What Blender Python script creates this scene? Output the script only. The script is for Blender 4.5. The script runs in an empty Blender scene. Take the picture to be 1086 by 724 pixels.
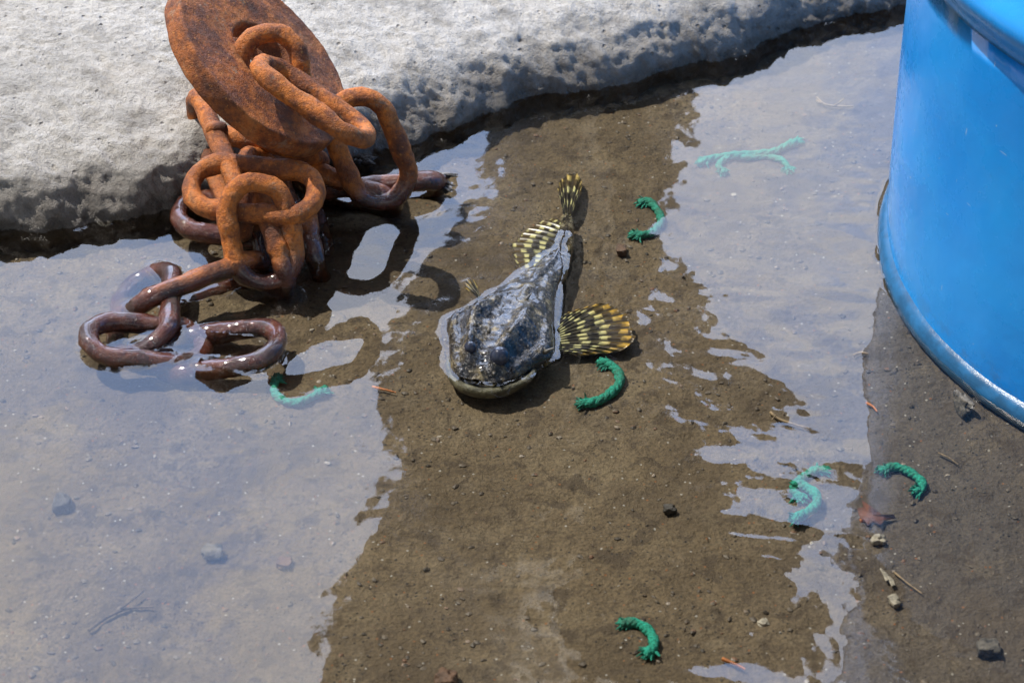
import bpy, bmesh, math, random
import numpy as np
from mathutils import Vector, kdtree

random.seed(7)
rng = np.random.default_rng(7)
S = bpy.context.scene
COL = S.collection
R = math.radians

# ------------------------------------------------------------------ camera
PITCH = R(35.0)
CAM_H = 1.09
FPX = 3039.0                      # focal length in photo pixels (1086 wide)
cam_data = bpy.data.cameras.new('camera')
cam = bpy.data.objects.new('camera', cam_data)
COL.objects.link(cam)
cam.location = (0, 0, CAM_H)
cam.rotation_euler = (R(90) - PITCH, 0, 0)
cam_data.sensor_width = 36
cam_data.lens = 36 * FPX / 1086
cam_data.clip_start = 0.05
cam_data.clip_end = 2000
cam_data.dof.use_dof = True
cam_data.dof.focus_distance = 1.93
cam_data.dof.aperture_fstop = 15
S.camera = cam

# ------------------------------------------------------------------ light
SUN = Vector((-0.46, 0.28, 0.84)).normalized()
sun_el = math.asin(SUN.z)
w = bpy.data.worlds.new('World')
S.world = w
w.use_nodes = True
nt = w.node_tree
nt.nodes.clear()
def wn(t, **k):
    n = nt.nodes.new(t)
    for a, b in k.items():
        setattr(n, a, b)
    return n
wl = nt.links.new
sky = wn('ShaderNodeTexSky')
sky.sky_type = 'NISHITA'
sky.sun_disc = False
sky.sun_elevation = sun_el
sky.sun_rotation = math.atan2(SUN.x, SUN.y)
sky.air_density = 1.0
sky.dust_density = 1.5
bg1 = wn('ShaderNodeBackground'); bg1.inputs[1].default_value = 0.07
wl(sky.outputs[0], bg1.inputs[0])
tc = wn('ShaderNodeTexCoord')
# a big bright bank of thin cloud ahead of the camera, and scattered lesser ones
def wmath(op, a, b=None, c=None, clamp=False):
    n = wn('ShaderNodeMath', operation=op); n.use_clamp = clamp
    for i, v in enumerate((a, b, c)):
        if v is None: continue
        if isinstance(v, (int, float)): n.inputs[i].default_value = v
        else: wl(v, n.inputs[i])
    return n.outputs[0]
nz = wn('ShaderNodeTexNoise'); nz.inputs['Scale'].default_value = 13.0
nz.inputs['Detail'].default_value = 5; nz.inputs['Roughness'].default_value = 0.55
wl(tc.outputs['Generated'], nz.inputs['Vector'])
nz2 = wn('ShaderNodeTexNoise'); nz2.inputs['Scale'].default_value = 3.0
nz2.inputs['Detail'].default_value = 6; nz2.inputs['Roughness'].default_value = 0.6
wl(tc.outputs['Generated'], nz2.inputs['Vector'])
def cloud_bank(az, el, r0, r1):
    d = (math.sin(R(az)) * math.cos(R(el)), math.cos(R(az)) * math.cos(R(el)), math.sin(R(el)))
    dp = wn('ShaderNodeVectorMath', operation='DOT_PRODUCT')
    wl(tc.outputs['Generated'], dp.inputs[0]); dp.inputs[1].default_value = d
    off = wmath('MULTIPLY_ADD', nz2.outputs[0], 0.06, -0.03)
    v = wmath('ADD', dp.outputs['Value'], off)
    mr = wn('ShaderNodeMapRange', interpolation_type='SMOOTHSTEP')
    wl(v, mr.inputs[0])
    mr.inputs[1].default_value = math.cos(R(r1)); mr.inputs[2].default_value = math.cos(R(r0))
    return mr.outputs[0]
bank = cloud_bank(-3, 35, 19, 29)
ramp = wn('ShaderNodeValToRGB')
ramp.color_ramp.elements[0].position = 0.40; ramp.color_ramp.elements[0].color = (0.44, 0.61, 1.0, 1)
ramp.color_ramp.elements[1].position = 0.60; ramp.color_ramp.elements[1].color = (0.77, 0.83, 1.0, 1)
wl(nz.outputs[0], ramp.inputs[0])
bg2 = wn('ShaderNodeBackground'); bg2.inputs[1].default_value = 5.5
wl(ramp.outputs[0], bg2.inputs[0])
bg3 = wn('ShaderNodeBackground'); bg3.inputs[0].default_value = (1, 1, 1, 1); bg3.inputs[1].default_value = 0.7
scat = wn('ShaderNodeMapRange', interpolation_type='SMOOTHSTEP')
wl(nz2.outputs[0], scat.inputs[0]); scat.inputs[1].default_value = 0.50; scat.inputs[2].default_value = 0.62
mx1 = wn('ShaderNodeMixShader'); wl(scat.outputs[0], mx1.inputs[0]); wl(bg1.outputs[0], mx1.inputs[1]); wl(bg3.outputs[0], mx1.inputs[2])
mx2 = wn('ShaderNodeMixShader'); wl(bank, mx2.inputs[0]); wl(mx1.outputs[0], mx2.inputs[1]); wl(bg2.outputs[0], mx2.inputs[2])
wo = wn('ShaderNodeOutputWorld'); wl(mx2.outputs[0], wo.inputs[0])

sd = bpy.data.lights.new('sun', 'SUN')
sd.energy = 4.2; sd.angle = R(0.53); sd.color = (1.0, 0.94, 0.85)
so = bpy.data.objects.new('sun', sd); COL.objects.link(so)
so.rotation_euler = SUN.to_track_quat('Z', 'Y').to_euler()
so.location = (-3, 1, 4)
S.view_settings.view_transform = 'Standard'
S.view_settings.look = 'None'
S.view_settings.exposure = 0.38
S.view_settings.gamma = 1.0
S.view_settings.use_curve_mapping = False

# ------------------------------------------------------------------ helpers
CP, SP = math.cos(PITCH), math.sin(PITCH)
FWD = Vector((0, CP, -SP)); UP = Vector((0, SP, CP)); RIGHT = Vector((1, 0, 0))
CAMP = Vector((0, 0, CAM_H))
def ray(px, py):
    return (FWD + RIGHT * ((px - 543) / FPX) - UP * ((py - 362) / FPX)).normalized()
def at(px, py, z=0.0):
    """world point at height z seen at photo pixel (px, py): used to measure the place"""
    d = ray(px, py); t = (z - CAM_H) / d.z
    return CAMP + d * t

_perm = rng.permutation(256).astype(np.int64); _perm = np.concatenate([_perm, _perm, _perm])
_grad = rng.normal(size=(256, 3)); _grad /= np.linalg.norm(_grad, axis=1)[:, None]
def perlin(P):
    P = np.asarray(P, dtype=np.float64)
    I = np.floor(P).astype(np.int64); F = P - I
    I &= 255
    U = F * F * F * (F * (F * 6 - 15) + 10)
    out = np.zeros(len(P))
    for dx in (0, 1):
        for dy in (0, 1):
            for dz in (0, 1):
                h = _perm[_perm[_perm[(I[:, 0] + dx) & 255] + ((I[:, 1] + dy) & 255)] + ((I[:, 2] + dz) & 255)]
                g = _grad[h]
                d = (g * (F - np.array([dx, dy, dz]))).sum(1)
                wx = U[:, 0] if dx else 1 - U[:, 0]
                wy = U[:, 1] if dy else 1 - U[:, 1]
                wz = U[:, 2] if dz else 1 - U[:, 2]
                out += d * wx * wy * wz
    return out
def fbm(P, scale, octaves=4, gain=0.5, seed=0.0):
    P = np.asarray(P) * scale + seed
    a, s = 1.0, np.zeros(len(P))
    for _ in range(octaves):
        s += a * perlin(P); P = P * 2.03 + 17.1; a *= gain
    return s
def worley(P, scale, seed=0):
    """distance to nearest feature point and a random id per cell"""
    P = np.asarray(P) * scale + seed * 3.7
    I = np.floor(P).astype(np.int64)
    best = np.full(len(P), 9.0); bid = np.zeros(len(P))
    for dx in (-1, 0, 1):
        for dy in (-1, 0, 1):
            for dz in (-1, 0, 1):
                J = I + np.array([dx, dy, dz])
                h = _perm[_perm[_perm[J[:, 0] & 255] + (J[:, 1] & 255)] + (J[:, 2] & 255)]
                r = np.stack([_perm[h], _perm[h + 57], _perm[h + 131]], 1) / 255.0
                d = np.linalg.norm(J + r - P, axis=1)
                m = d < best
                best = np.where(m, d, best); bid = np.where(m, _perm[h + 200] / 255.0, bid)
    return best, bid

def mesh_obj(name, verts, faces, mat, parent=None, smooth=True, uv=None):
    me = bpy.data.meshes.new(name)
    me.from_pydata([tuple(v) for v in verts], [], [tuple(f) for f in faces])
    me.update()
    if smooth:
        me.polygons.foreach_set('use_smooth', [True] * len(me.polygons))
    if mat is not None:
        for m in (mat if isinstance(mat, (list, tuple)) else [mat]): me.materials.append(m)
    if uv is not None:
        ul = me.uv_layers.new(name='UVMap')
        li = np.zeros(len(me.loops), dtype=np.int64); me.loops.foreach_get('vertex_index', li)
        ul.data.foreach_set('uv', np.asarray(uv, dtype=np.float32)[li].ravel())
    o = bpy.data.objects.new(name, me); COL.objects.link(o)
    if parent is not None:
        o.parent = parent
        o.location = -parent.location
    return o
def empty(name, loc):
    o = bpy.data.objects.new(name, None); COL.objects.link(o); o.location = loc; o.empty_display_size = 0.02
    return o
def tag(o, label=None, cat=None, group=None, kind=None):
    if label: o['label'] = label
    if cat: o['category'] = cat
    if group: o['group'] = group
    if kind: o['kind'] = kind
    return o
def grid_faces(nu, nv, wrap_v=False, wrap_u=False):
    f = []
    for i in range(nu if wrap_u else nu - 1):
        for j in range(nv if wrap_v else nv - 1):
            a = i * nv + j; b = i * nv + (j + 1) % nv
            i2 = (i + 1) % nu
            f.append((a, i2 * nv + j, i2 * nv + (j + 1) % nv, b))
    return f
def catmull(pts, n):
    """smooth resampling of a list of Vectors, n points evenly by arc length"""
    P = [Vector(p) for p in pts]
    P = [P[0] * 2 - P[1]] + P + [P[-1] * 2 - P[-2]]
    out = []
    for i in range(1, len(P) - 2):
        for k in range(12):
            t = k / 12
            a, b, c, d = P[i - 1], P[i], P[i + 1], P[i + 2]
            out.append(0.5 * ((2 * b) + (c - a) * t + (2 * a - 5 * b + 4 * c - d) * t * t + (3 * b - a - 3 * c + d) * t ** 3))
    out.append(P[-2])
    L = [0]
    for i in range(1, len(out)): L.append(L[-1] + (out[i] - out[i - 1]).length)
    res = []; j = 0
    for k in range(n):
        s = L[-1] * k / (n - 1)
        while j < len(L) - 2 and L[j + 1] < s: j += 1
        t = (s - L[j]) / max(1e-9, L[j + 1] - L[j])
        res.append(out[j].lerp(out[j + 1], min(1, max(0, t))))
    return res
def sweep(path, radius, nseg=12, closed=False, lobes=0, twist=0, lobe_amp=0.0, caps=True, flat=1.0, up=Vector((0, 0, 1))):
    """verts, faces of a tube along path; radius float or list"""
    n = len(path); V = []; F = []
    ref = up
    for i in range(n):
        a = path[(i - 1) % n] if (closed or i > 0) else path[i]
        b = path[(i + 1) % n] if (closed or i < n - 1) else path[i]
        t = (b - a).normalized()
        s = t.cross(ref)
        if s.length < 1e-4: s = t.cross(Vector((1, 0.3, 0)))
        s.normalize(); u = s.cross(t).normalized()
        r = radius[i] if isinstance(radius, (list, tuple)) else radius
        for k in range(nseg):
            th = 2 * math.pi * k / nseg
            rr = r * (1 + (lobe_amp * math.cos(lobes * th + twist * i) if lobes else 0))
            V.append(path[i] + s * (math.cos(th) * rr) + u * (math.sin(th) * rr * flat))
    F = grid_faces(n, nseg, wrap_v=True, wrap_u=closed)
    if caps and not closed:
        F.append(tuple(reversed(range(nseg)))[::-1]); F.append(tuple(range((n - 1) * nseg, n * nseg)))
    return V, F
def merge(parts):
    V = []; F = []
    for v, f in parts:
        o = len(V); V += list(v); F += [tuple(i + o for i in q) for q in f]
    return V, F

# ------------------------------------------------------------------ materials
class Mat:
    def __init__(s, name):
        s.m = bpy.data.materials.new(name); s.m.use_nodes = True
        s.t = s.m.node_tree; s.t.nodes.clear()
        s.out = s.n('ShaderNodeOutputMaterial')
        s.b = s.n('ShaderNodeBsdfPrincipled'); s.l(s.b.outputs[0], s.out.inputs[0])
        s.co = s.n('ShaderNodeNewGeometry').outputs['Position']
    def n(s, t, **k):
        x = s.t.nodes.new(t)
        for a, b in k.items(): setattr(x, a, b)
        return x
    def l(s, a, b): s.t.links.new(a, b)
    def set(s, **k):
        for a, v in k.items():
            i = s.b.inputs[a.replace('_', ' ')]
            if hasattr(v, 'links'): s.l(v, i)
            else: i.default_value = v
    def noise(s, scale, detail=4, rough=0.55, vec=None, dist=0.0, off=None):
        x = s.n('ShaderNodeTexNoise'); x.inputs['Scale'].default_value = scale
        x.inputs['Detail'].default_value = detail; x.inputs['Roughness'].default_value = rough
        x.inputs['Distortion'].default_value = dist
        v = vec or s.co
        if off is not None:
            a = s.n('ShaderNodeVectorMath', operation='ADD'); s.l(v, a.inputs[0]); a.inputs[1].default_value = off; v = a.outputs[0]
        s.l(v, x.inputs['Vector']); return x.outputs[0]
    def voro(s, scale, feature='F1', out='Distance', vec=None, rand=1.0):
        x = s.n('ShaderNodeTexVoronoi', feature=feature); x.inputs['Scale'].default_value = scale
        x.inputs['Randomness'].default_value = rand
        s.l(vec or s.co, x.inputs['Vector']); return x.outputs[out]
    def mr(s, v, a, b, c=0.0, d=1.0, smooth=True):
        x = s.n('ShaderNodeMapRange', interpolation_type='SMOOTHSTEP' if smooth else 'LINEAR')
        s.l(v, x.inputs[0])
        for i, q in enumerate((a, b, c, d)): x.inputs[i + 1].default_value = q
        return x.outputs[0]
    def math(s, op, a, b=None, c=None):
        x = s.n('ShaderNodeMath', operation=op)
        for i, v in enumerate((a, b, c)):
            if v is None: continue
            if isinstance(v, (int, float)): x.inputs[i].default_value = v
            else: s.l(v, x.inputs[i])
        return x.outputs[0]
    def mix(s, f, a, b):
        x = s.n('ShaderNodeMix', data_type='RGBA')
        if isinstance(f, (int, float)): x.inputs[0].default_value = f
        else: s.l(f, x.inputs[0])
        for i, v in ((6, a), (7, b)):
            if isinstance(v, tuple): x.inputs[i].default_value = (v + (1,))[:4]
            else: s.l(v, x.inputs[i])
        return x.outputs[2]
    def ramp(s, f, stops):
        x = s.n('ShaderNodeValToRGB'); e = x.color_ramp.elements
        while len(e) < len(stops): e.new(0.5)
        for k, (p, c) in enumerate(stops): e[k].position = p; e[k].color = c + (1,)
        s.l(f, x.inputs[0]); return x.outputs[0]
    def bump(s, h, dist, strength=1.0, normal=None):
        x = s.n('ShaderNodeBump'); x.inputs['Strength'].default_value = strength
        x.inputs['Distance'].default_value = dist; s.l(h, x.inputs['Height'])
        if normal is not None: s.l(normal, x.inputs['Normal'])
        return x.outputs[0]
    def nz(s):
        x = s.n('ShaderNodeNewGeometry'); y = s.n('ShaderNodeSeparateXYZ'); s.l(x.outputs['Position'], y.inputs[0]); return y.outputs[2]

def m_mud():
    m = Mat('mud')
    c = m.ramp(m.noise(14, 6, 0.6), [(0.30, (0.105, 0.074, 0.040)), (0.52, (0.174, 0.127, 0.071)), (0.72, (0.238, 0.184, 0.110))])
    sx = m.n('ShaderNodeSeparateXYZ'); m.l(m.co, sx.inputs[0])
    silt = m.mr(m.math('ADD', sx.outputs[0], m.math('MULTIPLY', m.noise(6, 4, 0.6, off=(3, 3, 3)), 0.25)), 0.22, 0.42, 0, 0.75)
    c = m.mix(silt, c, (0.098, 0.084, 0.074))
    c = m.mix(m.mr(m.noise(30, 5, 0.75, off=(8, 2, 1)), 0.50, 0.70, 0, 0.5), c, (0.24, 0.19, 0.125))
    fine = m.noise(420, 4, 0.7)
    c = m.mix(m.mr(fine, 0.36, 0.62), m.mix(0.5, c, (0.03, 0.022, 0.014)), c)
    c = m.mix(m.mr(m.noise(9, 5, 0.65, off=(6, 0, 0), dist=0.6), 0.48, 0.64, 0, 0.55), c, (0.085, 0.060, 0.034))
    patch = m.noise(55, 5, 0.7, dist=0.4)
    c = m.mix(m.mr(patch, 0.52, 0.62, 0, 0.75), c, (0.060, 0.042, 0.025))
    # grit: pale, rusty and black grains
    cellc = m.voro(330, out='Color')
    sep = m.n('ShaderNodeSeparateColor'); m.l(cellc, sep.inputs[0])
    d = m.voro(330)
    near = m.mr(d, 0.22, 0.30, 1, 0)
    pale = m.math('MULTIPLY', near, m.mr(sep.outputs[0], 0.965, 0.97))
    rust = m.math('MULTIPLY', near, m.mr(sep.outputs[1], 0.965, 0.97))
    blk = m.math('MULTIPLY', near, m.mr(sep.outputs[2], 0.86, 0.87))
    c = m.mix(blk, c, (0.02, 0.017, 0.014))
    c = m.mix(pale, c, (0.38, 0.36, 0.32))
    c = m.mix(rust, c, (0.24, 0.10, 0.035))
    h = m.math('ADD', m.math('MULTIPLY', m.noise(160, 6, 0.65), 1.4), m.math('MULTIPLY', fine, 0.6))
    m.set(Base_Color=c, Roughness=0.75, Normal=m.bump(h, 0.0030))
    return m.m
def m_stone():
    m = Mat('pale_stone')
    big = m.noise(5, 5, 0.6)
    c = m.ramp(big, [(0.3, (0.50, 0.475, 0.435)), (0.5, (0.63, 0.60, 0.555)), (0.7, (0.72, 0.69, 0.645))])
    c = m.mix(m.mr(m.noise(38, 6, 0.7), 0.44, 0.66, 0, 0.70), c, (0.27, 0.255, 0.235))
    c = m.mix(m.mr(m.noise(11, 3, 0.5, off=(4, 1, 2)), 0.56, 0.72, 0, 0.35), c, (0.50, 0.42, 0.32))
    fine = m.noise(520, 4, 0.75)
    c = m.mix(m.mr(fine, 0.52, 0.70, 0, 0.55), c, (0.17, 0.16, 0.15))
    # pores
    pc = m.voro(140, out='Color'); sp = m.n('ShaderNodeSeparateColor'); m.l(pc, sp.inputs[0])
    pore = m.math('MULTIPLY', m.mr(m.voro(140), 0.08, 0.26, 1, 0), m.mr(sp.outputs[0], 0.80, 0.82))
    c = m.mix(m.math('MULTIPLY', pore, 0.6), c, (0.10, 0.09, 0.08))
    # damp, algae-stained foot of the stone
    z = m.nz()
    zz = m.math('ADD', z, m.math('MULTIPLY', m.math('SUBTRACT', m.noise(16, 5, 0.65), 0.5), 0.020))
    damp = m.mr(zz, 0.014, 0.044, 1, 0)
    stain = m.mix(m.mr(m.noise(60, 5, 0.7), 0.35, 0.65), (0.085, 0.070, 0.055), (0.23, 0.20, 0.17))
    c = m.mix(m.math('MULTIPLY', damp, 0.72), c, stain)
    wet = m.mr(m.math('ADD', z, m.math('MULTIPLY', m.math('SUBTRACT', m.noise(40, 3), 0.5), 0.008)), 0.004, 0.012, 1, 0)
    c = m.mix(m.math('MULTIPLY', wet, 0.55), c, (0.05, 0.04, 0.028))
    h = m.math('ADD', m.math('MULTIPLY', m.noise(90, 7, 0.72), 1.6), m.math('MULTIPLY', fine, 0.5))
    h = m.math('SUBTRACT', h, m.math('MULTIPLY', pore, 0.7))
    m.set(Base_Color=c, Roughness=m.mr(wet, 0, 1, 0.85, 0.3, False), Normal=m.bump(h, 0.0050))
    return m.m
def m_rust(name, orange=1.0, off=(0, 0, 0)):
    m = Mat(name)
    m.b.inputs['Coat Roughness'].default_value = 0.06
    n1 = m.noise(42, 6, 0.65, off=off); n2 = m.noise(240, 5, 0.7, off=off)
    c = m.ramp(n1, [(0.30, (0.060, 0.018, 0.008)), (0.43, (0.25 * orange, 0.068 * orange, 0.013)), (0.55, (0.60 * orange, 0.175 * orange, 0.020)), (0.68, (0.44, 0.17, 0.05))])
    c = m.mix(m.mr(n2, 0.44, 0.66, 0, 0.62), c, (0.075, 0.024, 0.011))
    c = m.mix(m.mr(m.noise(15, 4, 0.6, off=(1 + off[0], 5, 2)), 0.42, 0.64, 0, 0.50), c, (0.10, 0.034, 0.015))
    grey = m.mr(m.noise(60, 7, 0.8, off=(3 + off[0], 7, 1)), 0.56, 0.66, 0, 0.6)
    c = m.mix(grey, c, (0.27, 0.20, 0.13))
    spk = m.mr(m.noise(420, 3, 0.6, off=off), 0.60, 0.70, 0, 0.8)
    c = m.mix(spk, c, (0.50, 0.20, 0.04))
    z = m.nz()
    wet = m.mr(m.math('ADD', z, m.math('MULTIPLY', m.math('SUBTRACT', m.noise(50, 3), 0.5), 0.014)), 0.012, 0.024, 1, 0)
    wc = m.mix(m.mr(n1, 0.4, 0.6), (0.024, 0.005, 0.003), (0.080, 0.016, 0.007))
    c = m.mix(m.math('MULTIPLY', wet, 0.92), c, wc)
    h = m.math('ADD', m.noise(200, 6, 0.7), m.math('MULTIPLY', m.noise(900, 3, 0.6), 0.4))
    m.set(Base_Color=c, Roughness=m.mr(wet, 0, 1, 0.66, 0.12, False), Metallic=0.0, Normal=m.bump(h, 0.0022))
    m.l(m.math('MULTIPLY', wet, 0.8), m.b.inputs['Coat Weight'])
    return m.m
def m_drum():
    m = Mat('blue_enamel')
    c = m.mix(m.mr(m.noise(9, 4), 0.35, 0.7), (0.006, 0.27, 0.80), (0.016, 0.33, 0.86))
    # scratches: stretched noise and chips
    mp = m.n('ShaderNodeMapping'); m.l(m.co, mp.inputs[0]); mp.inputs['Scale'].default_value = (70, 70, 420); mp.inputs['Rotation'].default_value = (0.35, 0.25, 0)
    scr = m.mr(m.noise(1.0, 3, 0.5, vec=mp.outputs[0]), 0.735, 0.755)
    mp2 = m.n('ShaderNodeMapping'); m.l(m.co, mp2.inputs[0]); mp2.inputs['Scale'].default_value = (420, 420, 60)
    scr2 = m.mr(m.noise(1.0, 2, 0.5, vec=mp2.outputs[0]), 0.765, 0.78)
    chip = m.mr(m.noise(130, 3, 0.6), 0.765, 0.775)
    sc = m.math('MAXIMUM', m.math('MAXIMUM', scr, scr2), chip)
    c = m.mix(m.math('MULTIPLY', sc, 0.75), c, (0.48, 0.62, 0.78))
    dirt = m.math('MULTIPLY', m.mr(m.nz(), -0.005, 0.035, 1, 0), m.mr(m.noise(60, 5, 0.7), 0.45, 0.62))
    c = m.mix(m.math('MULTIPLY', dirt, 0.5), c, (0.09, 0.13, 0.15))
    m.set(Base_Color=c, Roughness=m.mr(m.noise(25, 5, 0.6), 0.3, 0.7, 0.20, 0.36), Normal=m.bump(m.noise(14, 4), 0.0015))
    m.b.inputs['Coat Weight'].default_value = 0.3; m.b.inputs['Coat Roughness'].default_value = 0.12
    return m.m
def m_simple(name, col, rough=0.6, var=0.35, scale=60, bump=0.001, spec=0.5, metallic=0.0):
    m = Mat(name)
    n = m.noise(scale, 5, 0.65)
    dk = tuple(x * (1 - var) for x in col); lt = tuple(min(1, x * (1 + var)) for x in col)
    m.set(Base_Color=m.mix(m.mr(n, 0.35, 0.65), dk, lt), Roughness=rough, Metallic=metallic, Normal=m.bump(m.noise(scale * 4, 5, 0.7), bump))
    m.b.inputs['Specular IOR Level'].default_value = spec
    return m.m
def m_twine():
    m = Mat('green_twine')
    n = m.noise(700, 4, 0.7)
    c = m.mix(m.mr(n, 0.35, 0.65), (0.004, 0.19, 0.125), (0.014, 0.46, 0.32))
    c = m.mix(m.mr(m.noise(120, 4, 0.7), 0.56, 0.72, 0, 0.5), c, (0.06, 0.10, 0.06))
    oi = m.n('ShaderNodeObjectInfo')
    c = m.mix(m.math('MULTIPLY', oi.outputs['Random'], 0.35), c, (0.045, 0.16, 0.11))
    c = m.mix(m.mr(m.noise(60, 4, 0.7, off=(2, 2, 2)), 0.50, 0.68, 0, 0.45), c, (0.07, 0.08, 0.045))
    m.set(Base_Color=c, Roughness=0.7, Normal=m.bump(n, 0.0016))
    return m.m
def m_fish():
    m = Mat('fish_skin')
    z = m.nz()
    c = m.ramp(m.noise(75, 6, 0.7, dist=0.5), [(0.38, (0.004, 0.004, 0.005)), (0.50, (0.014, 0.012, 0.011)), (0.60, (0.10, 0.08, 0.045)), (0.70, (0.32, 0.25, 0.12))])
    sp = m.mr(m.voro(230), 0.05, 0.32, 1, 0)
    c = m.mix(m.math('MULTIPLY', sp, 0.25), c, (0.38, 0.32, 0.24))
    c = m.mix(m.mr(m.noise(300, 3, 0.6), 0.62, 0.72, 0, 0.6), c, (0.42, 0.36, 0.28))
    c = m.mix(m.math('MULTIPLY', m.mr(z, -0.003, 0.0, 1, 0), m.mr(m.noise(110, 4, 0.65, off=(1, 4, 4)), 0.50, 0.60, 0.0, 0.7)), c, (0.30, 0.27, 0.17))
    h = m.math('ADD', m.noise(170, 6, 0.65), m.math('MULTIPLY', m.mr(m.voro(260), 0.0, 0.5, 1, 0), 0.35))
    m.set(Base_Color=c, Roughness=0.18, Normal=m.bump(h, 0.0030))
    m.b.inputs['Coat Weight'].default_value = 0.55; m.b.inputs['Coat Roughness'].default_value = 0.05; m.b.inputs['Specular IOR Level'].default_value = 0.30
    return m.m
def m_fin(name, rays, bands, amber=0.5, dark=0.75, phase=0.0):
    m = Mat(name)
    uv = m.n('ShaderNodeUVMap'); uv.uv_map = 'UVMap'
    sp = m.n('ShaderNodeSeparateXYZ'); m.l(uv.outputs[0], sp.inputs[0])
    u, v = sp.outputs[0], sp.outputs[1]
    wob = m.math('MULTIPLY', m.math('SUBTRACT', m.noise(170, 4, 0.7), 0.5), 4.5)
    a = m.math('SINE', m.math('MULTIPLY', u, 2 * math.pi * rays))
    cell = m.math('FLOOR', m.math('MULTIPLY', u, rays))
    jit = m.math('SINE', m.math('MULTIPLY', cell, 2.4))
    b = m.math('SINE', m.math('ADD', m.math('ADD', m.math('MULTIPLY', v, 2 * math.pi * bands), phase), m.math('ADD', wob, m.math('MULTIPLY', jit, 0.9))))
    s1 = m.math('MULTIPLY', m.mr(a, -0.55, 0.25), m.mr(b, -0.1, 0.6))
    yel = m.mix(m.mr(v, 0.55, 0.95, 0, amber), (0.58, 0.55, 0.26), (0.55, 0.34, 0.06))
    drk = m.mix(m.mr(v, 0.45, 0.95, 0, 1), (0.018, 0.016, 0.015), (0.09, 0.06, 0.025))
    drk = m.mix(m.mr(a, -0.9, -0.4, 0.7, 0), drk, (0.012, 0.010, 0.008))
    drk = m.mix(m.mr(m.noise(260, 4, 0.7), 0.45, 0.65, 0, 0.5), drk, (0.12, 0.10, 0.05))
    s1 = m.math('MULTIPLY', s1, m.mr(m.noise(120, 3, 0.6, off=(1, 1, 1)), 0.34, 0.54, 0.35, 1))
    m.set(Base_Color=m.mix(s1, drk, yel), Roughness=0.30, Normal=m.bump(m.math('ADD', a, 1.0), 0.0007))
    return m.m

def m_water():
    m = Mat('puddle_water'); m.t.nodes.remove(m.b)
    mp = m.n('ShaderNodeMapping'); m.l(m.co, mp.inputs[0])
    mp.inputs['Rotation'].default_value = (0, 0, R(35)); mp.inputs['Scale'].default_value = (9, 19, 1)
    n1 = m.math('MULTIPLY', m.noise(1.0, 1.6, 0.42, vec=mp.outputs[0], dist=0.5), m.mr(m.noise(7, 1, 0.5, off=(2, 9, 0)), 0.36, 0.62, 0.35, 1.5))
    n2 = m.noise(26, 1.5, 0.5)
    n3 = m.noise(5.5, 1, 0.5)
    # breeze-ruffled streaks on the right, calmer water at left
    sx = m.n('ShaderNodeSeparateXYZ'); m.l(m.co, sx.inputs[0])
    ruf = m.math('MULTIPLY', m.mr(sx.outputs[0], -0.04, 0.09, 0.06, 1.0), m.mr(sx.outputs[1], 1.85, 1.55, 0.12, 1.0))
    h = m.math('ADD', m.math('ADD', m.math('MULTIPLY', m.math('MULTIPLY', n1, ruf), 0.00120), m.math('MULTIPLY', m.noise(70, 1.5, 0.5), m.math('MULTIPLY_ADD', ruf, 0.00005, 0.00005))), m.math('MULTIPLY', n2, m.math('MULTIPLY_ADD', ruf, 0.00026, 0.00032)))
    h = m.math('ADD', h, m.math('MULTIPLY', n3, 0.0008))
    bump = m.bump(h, 1.0)
    fr = m.n('ShaderNodeFresnel'); fr.inputs['IOR'].default_value = 1.40; m.l(bump, fr.inputs['Normal'])
    gl = m.n('ShaderNodeBsdfGlossy'); gl.inputs['Roughness'].default_value = 0.0; m.l(bump, gl.inputs['Normal'])
    tr = m.n('ShaderNodeBsdfTransparent'); tr.inputs[0].default_value = (0.90, 0.90, 0.87, 1)
    mx = m.n('ShaderNodeMixShader'); m.l(fr.outputs[0], mx.inputs[0]); m.l(tr.outputs[0], mx.inputs[1]); m.l(gl.outputs[0], mx.inputs[2])
    m.l(mx.outputs[0], m.out.inputs[0])
    return m.m

MUD = m_mud(); STONE = m_stone(); RUST = m_rust('rusty_iron'); RUST_D = m_rust('rusty_plate', 0.72, (5, 2, 0))
DRUM = m_drum(); TWINE = m_twine(); FISH = m_fish(); WATER = m_water()

# ------------------------------------------------------------------ structure: puddle bed / ground
BED = -0.017
def axis(lo, hi, step, far):
    a = list(np.arange(lo, hi, step))
    s, x, up = step, hi, []
    while x < far: up.append(x); s *= 1.22; x += s
    s, x, dn = step * 1.22, lo - step * 1.22, []
    while x > -far: dn.append(x); s *= 1.22; x -= s
    return np.array(dn[::-1] + a + up)
xs = axis(-0.42, 0.44, 0.0019, 400); ys = axis(1.12, 2.02, 0.0022, 400)
X, Y = np.meshgrid(xs, ys, indexing='ij')
def bed_z(x, y):
    P = np.stack([x, y, np.zeros_like(x)], 1)
    near = (np.abs(x) < 2) & (y > 0) & (y < 4)
    z = np.full(len(x), BED)
    q = P[near]
    z[near] += 0.004 * fbm(q, 3.2, 3) + 0.0020 * fbm(q, 45, 4, 0.6)
    lum = fbm(q, 22, 2, 0.5, 5.0)
    z[near] += 0.0045 * np.clip(fbm(q, 130, 3, 0.6, 9.0) * np.clip(lum + 0.25, 0, 1), 0, 1)
    dd = np.hypot(q[:, 0] - 0.5447, q[:, 1] - 1.657); kk = np.clip(1 - (dd - 0.29) / 0.07, 0, 1)
    z[near] += 0.008 * kk * kk * (3 - 2 * kk)
    d = np.hypot(x, (y - 1.4))
    k = np.clip((d - 1.7) / 1.2, 0, 1); k = k * k * (3 - 2 * k)
    return z + k * 0.055
Zb = bed_z(X.ravel(), Y.ravel())
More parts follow.
